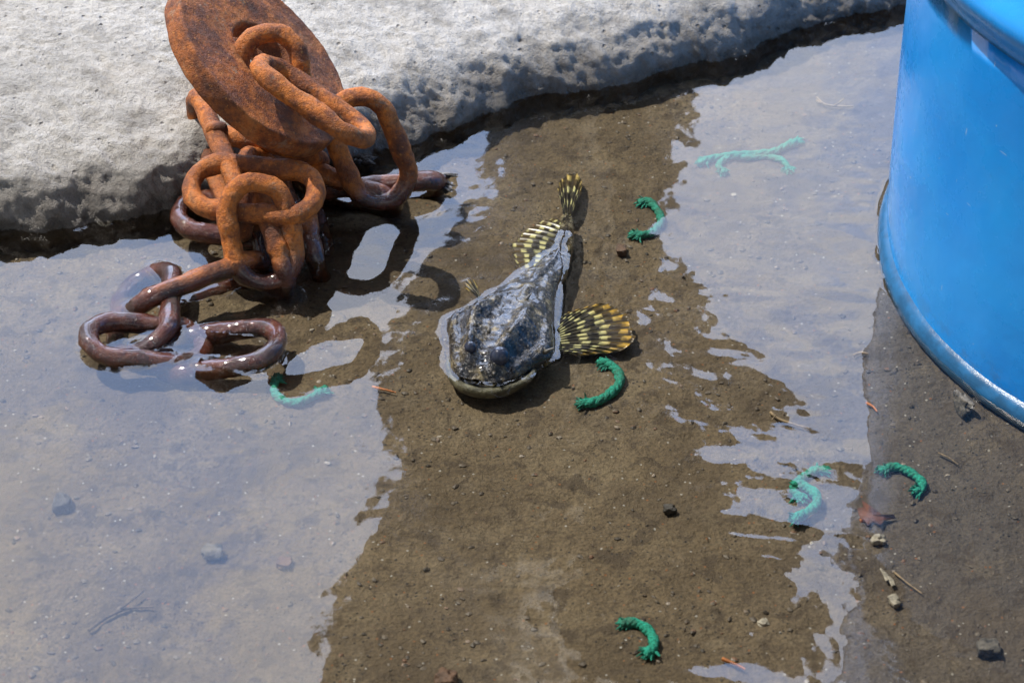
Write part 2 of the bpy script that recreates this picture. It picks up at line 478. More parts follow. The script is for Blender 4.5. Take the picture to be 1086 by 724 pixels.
mud = mesh_obj('ground', np.stack([X.ravel(), Y.ravel(), Zb], 1), grid_faces(len(xs), len(ys)), MUD)
# orient upward
tag(mud, 'brown muddy puddle bed with grit and sand', None, None, 'structure')
def bedz(x, y): return float(bed_z(np.array([x]), np.array([y]))[0])

# ------------------------------------------------------------------ the stone block
edge_px = [(-160, 290), (-60, 268), (0, 252), (60, 246), (120, 237), (180, 226), (220, 215), (300, 196), (370, 178), (430, 158), (480, 142), (530, 120), (570, 107),
           (620, 99), (660, 92), (700, 80), (745, 70), (800, 56), (845, 42), (880, 27), (930, 12), (980, 4), (1100, -20)]
E = [at(px, py, 0) for px, py in edge_px]
ex = np.array([p.x for p in E]); ey = np.array([p.y for p in E])
prof = np.array([(0.012, -0.05), (0.004, -0.02), (0.0, 0.0), (0.004, 0.010), (0.011, 0.022), (0.021, 0.033), (0.042, 0.043), (0.09, 0.050), (0.16, 0.055), (0.3, 0.058), (0.7, 0.06), (0.98, 0.055), (1.0, 0.03), (1.0, -0.05)])
pl = np.concatenate([[0], np.cumsum(np.hypot(*np.diff(prof, axis=0).T))])
tt = np.concatenate([np.linspace(0, pl[8], 90), np.linspace(pl[8], pl[9], 90)[1:], np.linspace(pl[9], pl[-1], 60)[1:]])
ps = np.interp(tt, pl, prof[:, 0]); pz = np.interp(tt, pl, prof[:, 1])
for _ in range(3):   # soften the profile
    ps[1:-1] = (ps[:-2] + 2 * ps[1:-1] + ps[2:]) / 4; pz[1:-1] = (pz[:-2] + 2 * pz[1:-1] + pz[2:]) / 4
sx = np.concatenate([np.linspace(-1.1, -0.44, 60), np.linspace(-0.44, 0.40, 430)[1:], np.linspace(0.40, 1.5, 90)[1:]])
fy = np.interp(sx, ex, ey)
fy = np.where(sx < ex[0], ey[0] + (sx - ex[0]) * 0.35, fy); fy = np.where(sx > ex[-1], ey[-1] + (sx - ex[-1]) * 0.30, fy)
fy += 0.004 * fbm(np.stack([sx, sx * 0, sx * 0], 1), 22, 3, 0.6, 3.0)
SX, PS = np.meshgrid(sx, ps, indexing='ij'); FY, PZ = np.meshgrid(fy, pz, indexing='ij')
nd = np.array([-0.42, 0.91])           # backwards, square to the edge
# a hollow in the shoulder near the middle, as worn stone has
P0 = np.stack([(SX + nd[0] * PS).ravel(), (FY + nd[1] * PS).ravel(), PZ.ravel()], 1)
tz = np.gradient(pz); ts = np.gradient(ps); ln = np.hypot(tz, ts) + 1e-9
ns, nzv = (-tz / ln), (ts / ln)         # outward normal in (s, z)
NS, _ = np.meshgrid(ns, sx, indexing='xy'); NZ, _ = np.meshgrid(nzv, sx, indexing='xy')
N0 = np.stack([(nd[0] * NS).ravel(), (nd[1] * NS).ravel(), NZ.ravel()], 1)
front = np.clip(1 - PS.ravel() / 0.16, 0, 1)
ft = front ** 2
PA = P0 * np.array([1, 1.5, 1])
dsp = 0.0050 * fbm(P0, 7, 3, 0.5, 1.0) + (0.0010 + 0.0055 * ft) * fbm(PA, 24, 6, 0.68, 4.0) - 0.004 * ft * np.clip(np.abs(fbm(P0, 13, 3, 0.5, 14.0)) * 3, 0, 1) + (0.0010 + 0.0008 * ft) * fbm(P0, 130, 3, 0.7, 8.0)
dsp += 0.0015 * fbm(P0, 260, 3, 0.75, 2.0)
ridg = 1 - np.abs(fbm(P0 * np.array([1, 1.8, 1]), 48, 4, 0.6, 31.0)) * 4
dsp -= 0.0016 * np.clip(ridg - 0.55, 0, 1) * np.clip(fbm(P0, 9, 2, 0.5, 3.0) * 3 + 0.5, 0, 1)
d3, id3 = worley(P0 + 0.012 * np.stack([fbm(P0, 20, 2), fbm(P0, 20, 2, 0.5, 7.0), fbm(P0, 20, 2, 0.5, 9.0)], 1), 17, 4)
dsp -= ft * 0.010 * np.clip(1.15 - d3 * 1.5, 0, 1) * np.where(id3 > 0.5, 1, 0.15)
scar = fbm(P0 * np.array([1, 2.2, 1]), 26, 3, 0.6, 21.0)
dsp -= 0.0014 * np.clip((scar - 0.22) / 0.14, 0, 1)
d1, id1 = worley(P0, 42, 1)
dsp -= (1 - 0.7 * ft) * np.where(id1 > 0.90, 0.0042 * np.clip(1 - d1 / (0.12 + 0.22 * (id1 - 0.9) * 10), 0, 1) ** 0.6, 0)
d2, id2 = worley(P0, 110, 2)
dsp -= (1 - 0.8 * ft) * np.where(id2 > 0.70, 0.0020 * np.clip(1 - d2 / 0.36, 0, 1) ** 0.6, 0)
P1 = P0 + N0 * dsp[:, None]
stone = mesh_obj('stone_block', P1, [f[::-1] for f in grid_faces(len(sx), len(ps))], STONE)
tag(stone, 'pale pitted stone block with a dark damp foot along the puddle', 'stone block')

# ------------------------------------------------------------------ unseen dark shape, added and outlined for its mirror image in the puddle
YH = 9.0
def mirror_pt(px, py):
    p = at(px, py, 0); d = p - CAMP; d.z = -d.z
    t = (YH - p.y) / d.y
    return p + d * t
lp = [mirror_pt(x, y) for x, y in ((514, 80), (512, 200), (492, 280), (436, 335), (398, 390), (410, 480), (370, 580), (335, 660), (333, 724))]
rp = [mirror_pt(x, y) for x, y in ((730, 80), (708, 200), (700, 300), (712, 380), (790, 470), (866, 560), (888, 724))]
zl = [p.z for p in lp]; zr = [p.z for p in rp]
SHAPE_MAT = m_simple('dark_hull_paint', (0.022, 0.021, 0.020), 0.5, 0.3, 3, 0.004)
TRIM = m_simple('weathered_rail_timber', (0.07, 0.055, 0.04), 0.7, 0.3, 8, 0.003)
_h = bpy.data.materials['dark_hull_paint']
HM = Mat('hull_two_tone')
HM.set(Base_Color=HM.mix(HM.mr(HM.math('ADD', HM.nz(), HM.math('MULTIPLY', HM.noise(1.3, 4, 0.6), 1.6)), zl[5] + 0.7, zl[5] + 1.1), (0.022, 0.021, 0.020), (0.42, 0.38, 0.32)), Roughness=0.5)  # paler upper part, added to lighten the near end of the mirror image
SHAPE_MAT = HM.m
dark_shape = empty('fishing_boat', (0.3, YH, 0.04))
tag(dark_shape, 'tall dark boat bow standing beyond the stone block, seen mirrored in the puddle', 'boat')
zs = np.linspace(0.05, zl[-1] + 1.0, 40)
V = []; nst = 22
for z in zs:
    if z < zl[0]:
        k = z / zl[0]; c = (lp[0].x + rp[0].x) / 2; hw = (rp[0].x - lp[0].x) / 2 * (0.25 + 0.75 * k ** 0.8)
        xl, xr = c - hw, c + hw
    else:
        xl = np.interp(z, zl, [p.x for p in lp]); xr = np.interp(z, zr, [p.x for p in rp])
        if z > zl[-1]: xl -= 0.1 * (z - zl[-1]); xr += 0.1 * (z - zl[-1])
    near_y = YH - 1.2 - 0.05 * z
    c = (xl + xr) / 2
    for side in (0, 1):
        for k in range(nst):
            t = k / (nst - 1)
            if side == 1: t = 1 - t
            wd = math.sin(min(1, t / 0.45) * math.pi / 2) ** 0.8 * (1 - 1.65 * max(0, t - 0.45))
            x = c + ((xl - c) if side == 0 else (xr - c)) * wd
            V.append((x, near_y + t * (1.2 + 0.05 * z) / 0.45, z))
F = grid_faces(len(zs), nst * 2, wrap_v=True)
F.append(tuple(range((len(zs) - 1) * nst * 2, len(zs) * nst * 2)))
F.append(tuple(reversed(range(nst * 2))))
mesh_obj('hull', V, F, SHAPE_MAT, dark_shape)
topring = [Vector(V[(len(zs) - 1) * nst * 2 + k]) for k in range(nst * 2)]
v, f = sweep([p + Vector((0, 0, 0.05)) for p in topring], 0.07, 8, closed=True)
mesh_obj('rail', v, f, TRIM, dark_shape)

# ------------------------------------------------------------------ blue steel drum
DR = 0.2845
DC = Vector((0.5447, 1.657, 0))
zb = BED + 0.008
drum = empty('steel_drum', (DC.x, DC.y, zb))
tag(drum, 'large bright blue metal drum standing in the shallow water', 'drum')
def lathe(profile, seg, cx, cy):
    V = []
    for r, z in profile:
        for k in range(seg):
            a = 2 * math.pi * k / seg
            V.append((cx + r * math.cos(a), cy + r * math.sin(a), z))
    return V, grid_faces(len(profile), seg, wrap_v=True)
H = 0.88
pr = [(DR - 0.001, zb + 0.012)]
def hoop(z0, w=0.017, h=0.010):
    return [(DR + h * (0.5 - 0.5 * math.cos(2 * math.pi * t)), zb + z0 - w + 2 * w * t) for t in np.linspace(0, 1, 17)]
pr += [(DR, zb + 0.03)] + [(DR, zb + z) for z in np.linspace(0.05, 0.25, 12)]
pr += hoop(0.274, 0.026, 0.012) + [(DR, zb + z) for z in np.linspace(0.335, 0.56, 12)] + hoop(0.595) + [(DR, zb + z) for z in np.linspace(0.63, H - 0.03, 12)] + [(DR - 0.001, zb + H - 0.012)]
V, F = lathe(pr, 300, DC.x, DC.y)
A = np.array(V); rad = A[:, :2] - np.array([DC.x, DC.y]); rl = np.linalg.norm(rad, axis=1)[:, None]
A[:, :2] += rad / rl * (0.0022 * fbm(A, 7, 3, 0.5))[:, None]
mesh_obj('drum_shell', A, [q[::-1] for q in F], DRUM, drum)
CH = m_simple('chime_metal', (0.010, 0.095, 0.22), 0.27, 0.25, 60, 0.0003)
def chime(z, name, sgn):
    pts = [(DR - 0.004, z + sgn * 0.020), (DR + 0.0015, z + sgn * 0.017), (DR + 0.0045, z + sgn * 0.014), (DR + 0.0058, z + sgn * 0.009), (DR + 0.0055, z + sgn * 0.004), (DR + 0.003, z + sgn * 0.0005), (DR - 0.001, z), (DR - 0.0045, z + sgn * 0.003), (DR - 0.006, z + sgn * 0.02)]
    V, F = lathe(pts, 300, DC.x, DC.y); A = np.array(V)
    rad = A[:, :2] - np.array([DC.x, DC.y]); rl = np.linalg.norm(rad, axis=1)[:, None]
    A[:, :2] += rad / rl * (0.0005 * fbm(A, 60, 3, 0.5))[:, None]
    return mesh_obj(name, A, F if sgn < 0 else [q[::-1] for q in F], CH, drum)
chime(zb, 'bottom_chime', 1); chime(zb + H, 'top_chime', -1)
V, F = lathe([(DR - 0.004, zb + H - 0.010), (DR - 0.012, zb + H - 0.012), (DR - 0.05, zb + H - 0.010), (0.12, zb + H - 0.008), (0.002, zb + H - 0.008)], 96, DC.x, DC.y)
F.append(tuple(range(4 * 96, 5 * 96)))
lid = mesh_obj('lid', V, F, DRUM, drum)
V, F = lathe([(0.032, zb + H - 0.009), (0.032, zb + H + 0.001), (0.026, zb + H + 0.003), (0.002, zb + H + 0.003)], 24, DC.x - 0.16, DC.y)
F.append(tuple(range(3 * 24, 4 * 24)))
bung = mesh_obj('bung', V, F, CH, None); bung.parent = lid

# ------------------------------------------------------------------ rusty chain
LEN, WID, RAD = 0.087, 0.041, 0.0071
def link_mesh(c1, c2, off, away, rad=RAD, wid=WID, seed=0):
    # c1, c2: ends of the leg one sees; off: photo-pixel offset of the other leg; away: +1 behind it, -1 in front
    l = c2 - c1; L = l.length; l.normalize(); mid = (c1 + c2) / 2
    v = (mid - CAMP); dist = v.length; v.normalize()
    w0 = l.cross(v).normalized(); w1 = l.cross(w0).normalized()
    if w1.dot(v) < 0: w1 = -w1
    sc = w0.dot(RIGHT) * off[0] - w0.dot(UP) * off[1]
    co_ = max(-1, min(1, (sc / FPX * dist) / wid))
    wv = (w0 * co_ + w1 * (math.sqrt(max(0, 1 - co_ * co_)) * away)).normalized()
    c = mid + wv * (wid / 2)
    r = wid / 2; a = max(0.002, L / 2 - r)
    path = []
    for k in range(10): path.append(c + l * (-a + 2 * a * k / 10) + wv * r * 1.0)
    for k in range(14):
        t = math.pi * k / 14; path.append(c + l * (a + r * math.sin(t)) + wv * (r * math.cos(t)))
    for k in range(10): path.append(c + l * (a - 2 * a * k / 10) - wv * r)
    for k in range(14):
        t = math.pi * k / 14; path.append(c + l * (-a - r * math.sin(t)) - wv * (r * math.cos(t)))
    n = l.cross(wv).normalized()
    rr = [rad * (1 + 0.05 * math.sin(i * 0.7 + seed) - (0.10 if 10 <= i < 24 or i >= 34 else 0) * math.sin(i * 0.26) ** 2) for i in range(len(path))]
    V, F = sweep(path, rr, 18, closed=True, up=n)
    A = np.array([tuple(x) for x in V]); 
    cen = np.repeat(np.array([tuple(p) for p in path]), 18, axis=0)
    d = A - cen; d /= np.linalg.norm(d, axis=1)[:, None]
    A += d * (0.0015 * fbm(A, 70, 3, 0.6, seed) + 0.0008 * fbm(A, 260, 2, 0.6, seed))[:, None]
    return A, F
LINKS = [
 # (px1,py1,z1), (px2,py2,z2), roll
 ('A', (250, 40, .130), (264, 122, .082), (60, 2), 0),
 ('B', (268, 72, .134), (380, 152, .094), (12, -12), 1),
 ('C', (341, 117, .074), (386, 224, .000), (50, -8), 0),
 ('D', (338, 202, .009), (470, 190, .011), (0, 10), 1),
 ('E', (206, 92, .066), (258, 212, .050), (-16, 8), 1),
 ('F', (212, 170, .056), (342, 184, .056), (-4, 49), -1),
 ('G', (234, 200, .062), (256, 306, .000), (58, -6), 0),
 ('I', (282, 222, .046), (308, 308, .000), (-14, 4), 1),
 ('H', (142, 322, .008), (282, 268, .018), (4, 22), 1),
 ('J', (184, 280, .001), (178, 360, .004), (-54, 2), 1),
 ('K', (94, 338, .0065), (216, 350, -.009), (0, 38), -1),
 ('L', (174, 362, -.013), (298, 343, .004), (2, 37), -1),
 ('M', (197, 208, .007), (312, 226, .000), (4, 36), -1),
 ('N', (322, 212, .028), (336, 290, -.006), (14, 0), 1),
 ('Q', (320, 176, .030), (424, 214, .003), (-4, 18), 1),
 ('R', (238, 36, .084), (262, 118, .064), (40, 8), 1),
 ('T', (252, 160, .052), (290, 240, .020), (34, 8), 1),
 ('U', (226, 140, .044), (326, 160, .046), (4, 12), 1),
]
chain = empty('rusty_chain', at(270, 230, 0))
tag(chain, 'heavy rusty iron chain heaped at the stone edge and trailing into the water', 'chain')
for i, (nm, a, b, off, aw) in enumerate(LINKS):
    c1, c2 = at(*a), at(*b)
    print('LINK', nm, round((c2 - c1).length, 4))
    A, F = link_mesh(c1, c2, off, aw, seed=i * 1.7)
    mesh_obj('chain_link', A, F, RUST, chain)

# washer-like iron disc
disc_c = at(273, 66, 0.105)
n = (RIGHT * 0.68 + UP * 0.54 - FWD * 0.49).normalized()
maj = (RIGHT * 0.60 - UP * 0.80); maj = (maj - n * maj.dot(n)).normalized(); mnr = n.cross(maj).normalized()
RO, RI, TH = 0.0750, 0.0280, 0.0088
prf = []
for t in np.linspace(-1, 1, 9): prf.append((RO + 0.0006 * math.cos(t * math.pi / 2), TH * 0.90 * t))
for r in np.linspace(RO - 0.0012, RI + 0.0015, 26): prf.append((r, TH * (1.0 + 0.05 * math.sin(r * 160))))
for t in np.linspace(1, -1, 7): prf.append((RI - 0.001 * math.cos(t * math.pi / 2), TH * 0.85 * t))
for r in np.linspace(RI + 0.0015, RO - 0.0012, 26): prf.append((r, -TH))
V = []
NS_ = 160
for r, hh in prf:
    for k in range(NS_):
        a = 2 * math.pi * k / NS_
        V.append(tuple(disc_c + maj * (r * math.cos(a)) + mnr * (r * math.sin(a)) + n * hh))
A = np.array(V); A += np.array(n)[None] * (0.0012 * fbm(A, 35, 4, 0.55) + 0.0005 * fbm(A, 190, 3, 0.6))[:, None]
cc = A - np.array(disc_c); cc -= (cc @ np.array(n))[:, None] * np.array(n); cc /= np.linalg.norm(cc, axis=1)[:, None]
A += cc * (0.0016 * fbm(A, 28, 3, 0.6, 6.0))[:, None]
disc = mesh_obj('iron_disc', A, grid_faces(len(prf), NS_, wrap_v=True, wrap_u=True), RUST_D)
tag(disc, 'thick rusty iron disc with a round hole the chain passes through', 'iron disc')

# small eye bolt nub under the disc
def rock(c, sx_, sy_, sz_, seed, n=3, rough=0.25, rot=0):
    bm = bmesh.new(); bmesh.ops.create_icosphere(bm, subdivisions=n, radius=1.0)
    A = np.array([tuple(v.co) for v in bm.verts]); F = [[v.index for v in f.verts] for f in bm.faces]; bm.free()
    A *= (1 + rough * 1.6 * fbm(A, 0.9, 3, 0.55, seed))[:, None]
    A = np.where(np.abs(A) > 0.8, np.sign(A) * (0.8 + 0.35 * (np.abs(A) - 0.8)), A)
    A += 0.06 * fbm(A, 3.5, 3, 0.6, seed)[:, None] * A
    A *= np.array([sx_, sy_, sz_]); cr, sr = math.cos(rot), math.sin(rot)
    A = np.stack([A[:, 0] * cr - A[:, 1] * sr, A[:, 0] * sr + A[:, 1] * cr, A[:, 2]], 1)
    return A + np.array(c), F
p = at(230, 139, 0.062)
A, F = rock(p, 0.009, 0.006, 0.008, 3.3, 3, 0.12)
nub = mesh_obj('shackle_pin', A, F, RUST, chain)

# ------------------------------------------------------------------ the fish
ST = [ # Lpx, Rpx, mid z, top height, bottom depth
 ((595, 222), (608, 224), -.008, .0045, .004),
 ((592, 238), (609, 241), -.008, .0058, .005),
 ((583, 256), (607, 262), -.0078, .0068, .006),
 ((569, 275), (602, 283), -.0072, .0085, .008),
 ((553, 291), (592, 304), -.004, .0105, .010),
 ((533, 306), (588, 326), -.003, .0135, .011),
 ((513, 321), (587, 347), -.003, .0165, .011),
 ((491, 333), (588, 366), -.002, .0180, .011),
 ((474, 343), (585, 379), -.002, .0175, .011),
 ((476, 362), (569, 388), -.002, .0155, .010),
 ((477, 378), (556, 396), -.002, .0125, .009),
 ((479, 392), (547, 401), -.0015, .0090, .006),
 ((488, 401), (528, 407), -.001, .0012, .002),
]
fish = empty('fish', at(540, 340, BED))
tag(fish, 'dead dark sculpin with a broad head breaking the water and spotted yellow fins', 'fish')
NSt, NA = 130, 96
cols = []
for c in zip(*[(at(*L, 0), at(*Rr, 0), Vector((mz, th, bd))) for L, Rr, mz, th, bd in ST]):
    q = [Vector(v) for v in c]
    # uniform parameter interpolation
    P = [q[0] * 2 - q[1]] + q + [q[-1] * 2 - q[-2]]
    o = []
    for j in range(NSt):
        s = j / (NSt - 1) * (len(q) - 1); i = min(int(s), len(q) - 2); t = s - i
        a, b, cc_, d = P[i], P[i + 1], P[i + 2], P[i + 3]
        o.append(0.5 * ((2 * b) + (cc_ - a) * t + (2 * a - 5 * b + 4 * cc_ - d) * t * t + (3 * b - a - 3 * cc_ + d) * t ** 3))
    cols.append(o)
V = []; sarr = []; carr = []
for j in range(NSt):
    Lp, Rp, hz = cols[0][j], cols[1][j], cols[2][j]
    s = j / (NSt - 1)
    for k in range(NA):
        a = 2 * math.pi * k / NA
        cx = math.cos(a); sn = math.sin(a)
        pos = Lp.lerp(Rp, 0.5 + 0.5 * math.copysign(abs(cx) ** 0.85, cx))
        z = hz.x + (hz.y if sn > 0 else hz.z) * math.copysign(abs(sn) ** (0.80), sn)
        if sn > 0:
            head = min(1, max(0, (s - 0.48) / 0.12)) * min(1, max(0, (1.0 - s) / 0.12))
            # paired brow ridges with a trough between them, cheek ledge
            z += head * 0.0055 * (math.exp(-((cx - 0.30) / 0.13) ** 2) + math.exp(-((cx + 0.42) / 0.12) ** 2))
            z -= head * 0.0022 * math.exp(-((cx + 0.05) / 0.16) ** 2)
            z -= head * 0.0030 * math.exp(-((abs(cx) - 0.68) / 0.10) ** 2)
            # brow bulges
            for (es, ec) in ((0.815, 0.30), (0.80, -0.42)):
                z += 0.0030 * math.exp(-((s - es) / 0.045) ** 2 - ((cx - ec) / 0.17) ** 2)
            z += (1 - head) * 0.0016 * math.exp(-(cx / 0.12) ** 2)
        V.append((pos.x, pos.y, z)); sarr.append(s); carr.append(cx)
A = np.array(V); sarr = np.array(sarr)
amp = 0.0010 + 0.0022 * np.clip((sarr - 0.3) / 0.3, 0, 1)
A[:, 2] += amp * fbm(A, 75, 4, 0.6, 11.0) * np.where(A[:, 2] > -0.006, 1, 0.3)
dd, idd = worley(A, 150, 5)
A[:, 2] += np.where((idd > 0.55) & (A[:, 2] > -0.004), 0.0016 * np.clip(1 - dd / 0.4, 0, 1), 0)
F = grid_faces(NSt, NA, wrap_v=True)
F.append(tuple(reversed(range(NA)))); F.append(tuple(range((NSt - 1) * NA, NSt * NA)))
fish_body = mesh_obj('body', A, F, FISH, fish)
def fish_top(px, py):
    # top height of the body near a pixel
    best, bz = 9, 0
    for z in np.linspace(0.022, -0.006, 29):
        p = at(px, py, z)
        d = (A[:, 0] - p.x) ** 2 + (A[:, 1] - p.y) ** 2 + (A[:, 2] - z) ** 2
        i = d.argmin()
        if d[i] < best: best, bz = d[i], z
    return at(px, py, bz)
# eyes
EYE = m_simple('fish_eye', (0.02, 0.024, 0.04), 0.06, 0.3, 200, 0.0); EYR = m_simple('eye_ring', (0.045, 0.045, 0.035), 0.25, 0.4, 300, 0.0005)
for (ex_, ey_, er) in ((530, 374, 0.0066), (499, 366, 0.0042)):
    p = fish_top(ex_, ey_)
    bm = bmesh.new(); bmesh.ops.create_uvsphere(bm, u_segments=32, v_segments=20, radius=er)
    V = [v.co + p + Vector((0, 0, -er * 0.42)) for v in bm.verts]; Fq = [[v.index for v in f.verts] for f in bm.faces]; bm.free()
    eye = mesh_obj('eye', V, Fq, EYE, fish)
# spines on the head
SPM = m_simple('fish_spine_skin', (0.09, 0.08, 0.06), 0.3, 0.5, 200, 0.0005)
for (a, b) in (((556, 318), (566, 312)), ((505, 345), (500, 339)), ((518, 352), (519, 345)), ((578, 372), (590, 371)), ((540, 352), (547, 346)), ((512, 392), (509, 398)), ((524, 394), (524, 401))):
    p = fish_top(*a); q = p + (at(*b, p.z) - p) * 0.8 + Vector((0, 0, 0.003))
    v, f = sweep([p + (q - p) * t - Vector((0, 0, 0.001)) for t in (0, .4, .8, 1)], [0.0017, 0.0012, 0.0006, 0.0001], 8)
    mesh_obj('spine', v, f, SPM, fish)
# lower jaw
JAW = m_simple('jaw_skin', (0.10, 0.095, 0.06), 0.28, 0.55, 130, 0.001); MOUTH = m_simple('mouth_inside', (0.03, 0.028, 0.022), 0.4, 0.4, 100, 0.0008)
arc = catmull([at(476, 382, -.008), at(477, 396, -.007), at(486, 408, -.006), at(502, 415, -.005), at(520, 417, -.005), at(540, 413, -.005), at(556, 405, -.003), at(566, 395, -.002), at(562, 389, -.004)], 60)
v, f = sweep(arc, [0.0014 + 0.0016 * math.sin(math.pi * i / 59) for i in range(60)], 12, flat=1.3)
A2 = np.array([tuple(x) for x in v]); A2[:, 2] += 0.0005 * fbm(A2, 160, 3)
jaw = mesh_obj('lower_jaw', A2, f, JAW, fish)
cen = at(520, 390, -.013); V = []
for p in arc:
    for k in range(8):
        t = k / 7; q = p.lerp(cen, t); q.z = p.z - 0.001 + (cen.z - p.z) * (math.sin(t * math.pi / 2)) ; V.append(q)
mo = mesh_obj('mouth', V, grid_faces(60, 8), MOUTH, None); mo.parent = jaw
# fins
def fin(name, root, tips, mat, zr, zt, nray, curve=0.0, ridge=0.0006, rag=0.04, z_first=None):
    rp_ = catmull([at(*p, z) for p, z in zip(root, np.linspace(zr[0], zr[1], len(root)))], nray * 4 + 1)
    tp = catmull([at(*p, z) for p, z in zip(tips, np.linspace(zt[0], zt[1], len(tips)))], nray * 4 + 1)
    NV = 26; V = []; UV = []
    n_ = nray * 4 + 1
    for side in (0, 1):
        for i in range(n_):
            ph = (i % 4) / 4.0
            on = 0.5 + 0.5 * math.cos(2 * math.pi * (i / 4.0))
            ext = 1.0 - rag * (1 - on) + rag * 0.8 * math.sin(i // 4 * 2.3)
            for j in range(NV):
                t = j / (NV - 1); p = rp_[i].lerp(tp[i], t * ext)
                lift = curve * math.sin(math.pi * t) + ridge * (on - 0.5) * min(1, t * 4)
                V.append((p.x, p.y, p.z + lift - side * 0.0007 * (1 - 0.6 * t)))
                UV.append((i / 4.0 / nray, t))
    g = grid_faces(n_, NV); off = n_ * NV
    Fq = list(g) + [tuple(k + off for k in q[::-1]) for q in g]
    border = [i * NV for i in range(n_)] + [(n_ - 1) * NV + j for j in range(1, NV)] + [i * NV + NV - 1 for i in range(n_ - 2, -1, -1)] + [j for j in range(NV - 2, 0, -1)]
    for a, b in zip(border, border[1:] + border[:1]): Fq.append((a, b, b + off, a + off))
    return mesh_obj(name, V, Fq, mat, fish, uv=UV)
fin('pectoral_fin', [(591, 342), (592, 352), (591, 362), (591, 374)], [(603, 331), (622, 325), (640, 321), (656, 327), (666, 337), (672, 350), (672, 361), (664, 370), (645, 374), (612, 378)], m_fin('pectoral_fin_skin', 15, 3.6, 1.0), (-.003, -.009), (-.003, -.012), 15, 0.0015, rag=0.025)
fin('pectoral_fin', [(514, 323), (509, 317)], [(492, 305), (496, 295), (504, 298), (506, 306)], m_fin('small_fin_skin', 5, 1.5, 0.9), (-.009, -.009), (-.004, -.006), 5, 0.001)
fin('dorsal_fin', [(602, 240), (597, 252), (588, 268), (577, 284)], [(586, 232), (572, 236), (558, 244), (548, 254), (543, 263), (546, 274), (553, 288)], m_fin('dorsal_fin_skin', 11, 3.0, 0.1, phase=1.0), (-.006, -.004), (-.008, -.002), 11, 0.001, rag=0.03)
fin('tail_fin', [(598, 231), (602, 230), (606, 231)], [(591, 200), (596, 188), (603, 184), (611, 184), (617, 190), (617, 204)], m_fin('tail_fin_skin', 7, 3.2, 0.6, phase=2.0), (-.008, -.008), (-.006, -.010), 7, 0.002, rag=0.04)

# ------------------------------------------------------------------ green twine offcuts
def twine(label, pts, rad=0.0038, lift=0.0, arch=0.0, fray=(1.0, 1.0)):
    rad *= 0.82
    P = []
    m_ = len(pts)
    for i, (x, y) in enumerate(pts):
        q = at(x, y, BED + rad)
        z = bedz(q.x, q.y) + rad * 0.8 + lift + arch * math.sin(math.pi * i / (m_ - 1))
        P.append(at(x, y, z))
    path = catmull(P, 72)
    root = empty('twine_offcut', (path[36].x, path[36].y, BED))
    tag(root, label, 'twine', 'green twine offcuts in the puddle')
    rr = [rad * (1 + 0.10 * math.sin(i * 0.33 + pts[0][0]) ) for i in range(72)]
    # three laid strands
    parts = []
    for s in range(3):
        sp_ = []
        for i, p in enumerate(path):
            a = path[max(0, i - 1)]; b = path[min(71, i + 1)]; t = (b - a).normalized()
            sd_ = t.cross(Vector((0, 0, 1))).normalized(); u = sd_.cross(t)
            th = i * 0.34 + s * 2.094
            sp_.append(p + (sd_ * math.cos(th) + u * math.sin(th)) * rr[i] * 0.30)
        parts.append(sweep(sp_, [r * 0.70 for r in rr], 9))
    V, F = merge(parts)
    Aq = np.array([tuple(v) for v in V]); Aq += 0.0006 * np.stack([fbm(Aq, 400, 2, 0.6, q_) for q_ in (1.0, 5.0, 9.0)], 1)
    mesh_obj('cord', Aq, F, TWINE, root)
    for e, fr in ((0, fray[0]), (1, fray[1])):
        p0 = path[2] if e == 0 else path[-3]; d = ((path[0] - path[4]) if e == 0 else (path[-1] - path[-5])).normalized()
        parts = []
        for k in range(46):
            rv = Vector((random.gauss(0, 1), random.gauss(0, 1), random.gauss(0, 0.5)))
            st = p0 + rv * rad * 0.33 - d * 0.003
            ln_ = random.uniform(0.003, 0.0065) * fr
            dr = (d + rv * 0.30).normalized()
            mid = st + dr * ln_ * 0.5 + rv * 0.0003
            en = st + (dr + rv * 0.16).normalized() * ln_ + Vector((0, 0, -0.0005))
            parts.append(sweep([st, mid, en], [0.0008, 0.0007, 0.0003], 5))
        V, F = merge(parts); mesh_obj('frayed_end', V, F, TWINE, root)
    return root
twine('green twine offcut curled like a hook beside the tail of the fish', [(677, 215), (688, 214), (697, 223), (701, 234), (694, 245), (682, 249), (668, 249)])
twine('bright green curved twine offcut just below the spotted fin of the fish', [(635, 384), (647, 387), (656, 396), (656, 408), (642, 421), (627, 427), (612, 427)], 0.0042)
twine('pale looking green twine offcut under the sky reflection below the trailing chain', [(294, 398), (290, 412), (298, 423), (314, 427), (331, 421), (346, 412)], 0.0036)
twine('long wavy green twine piece lying under the reflection between stone and drum', [(741, 173), (760, 167), (790, 164), (817, 162), (833, 155), (849, 149)], 0.0037)
twine('thin bent green twine piece crossing under the long wavy one between stone and drum', [(769, 184), (762, 175), (774, 167), (796, 167), (818, 167), (832, 172), (837, 182)], 0.0030)
twine('upper of two tangled green twine hooks left of the leaf', [(877, 498), (864, 499), (852, 506), (843, 514), (843, 522), (853, 529)], 0.0036)
twine('lower of two tangled green twine hooks, its frayed end pointing down left', [(842, 512), (854, 516), (865, 524), (866, 534), (856, 543), (840, 551)], 0.0040, 0.003)
twine('arched green twine offcut right of the tangled pair, above the brown leaf', [(933, 499), (945, 495), (958, 497), (970, 504), (978, 512), (977, 519), (969, 521)], 0.0036)
twine('green curled twine offcut alone near the bottom of the picture', [(658, 661), (671, 660), (684, 665), (692, 675), (693, 686), (684, 694)], 0.0040)

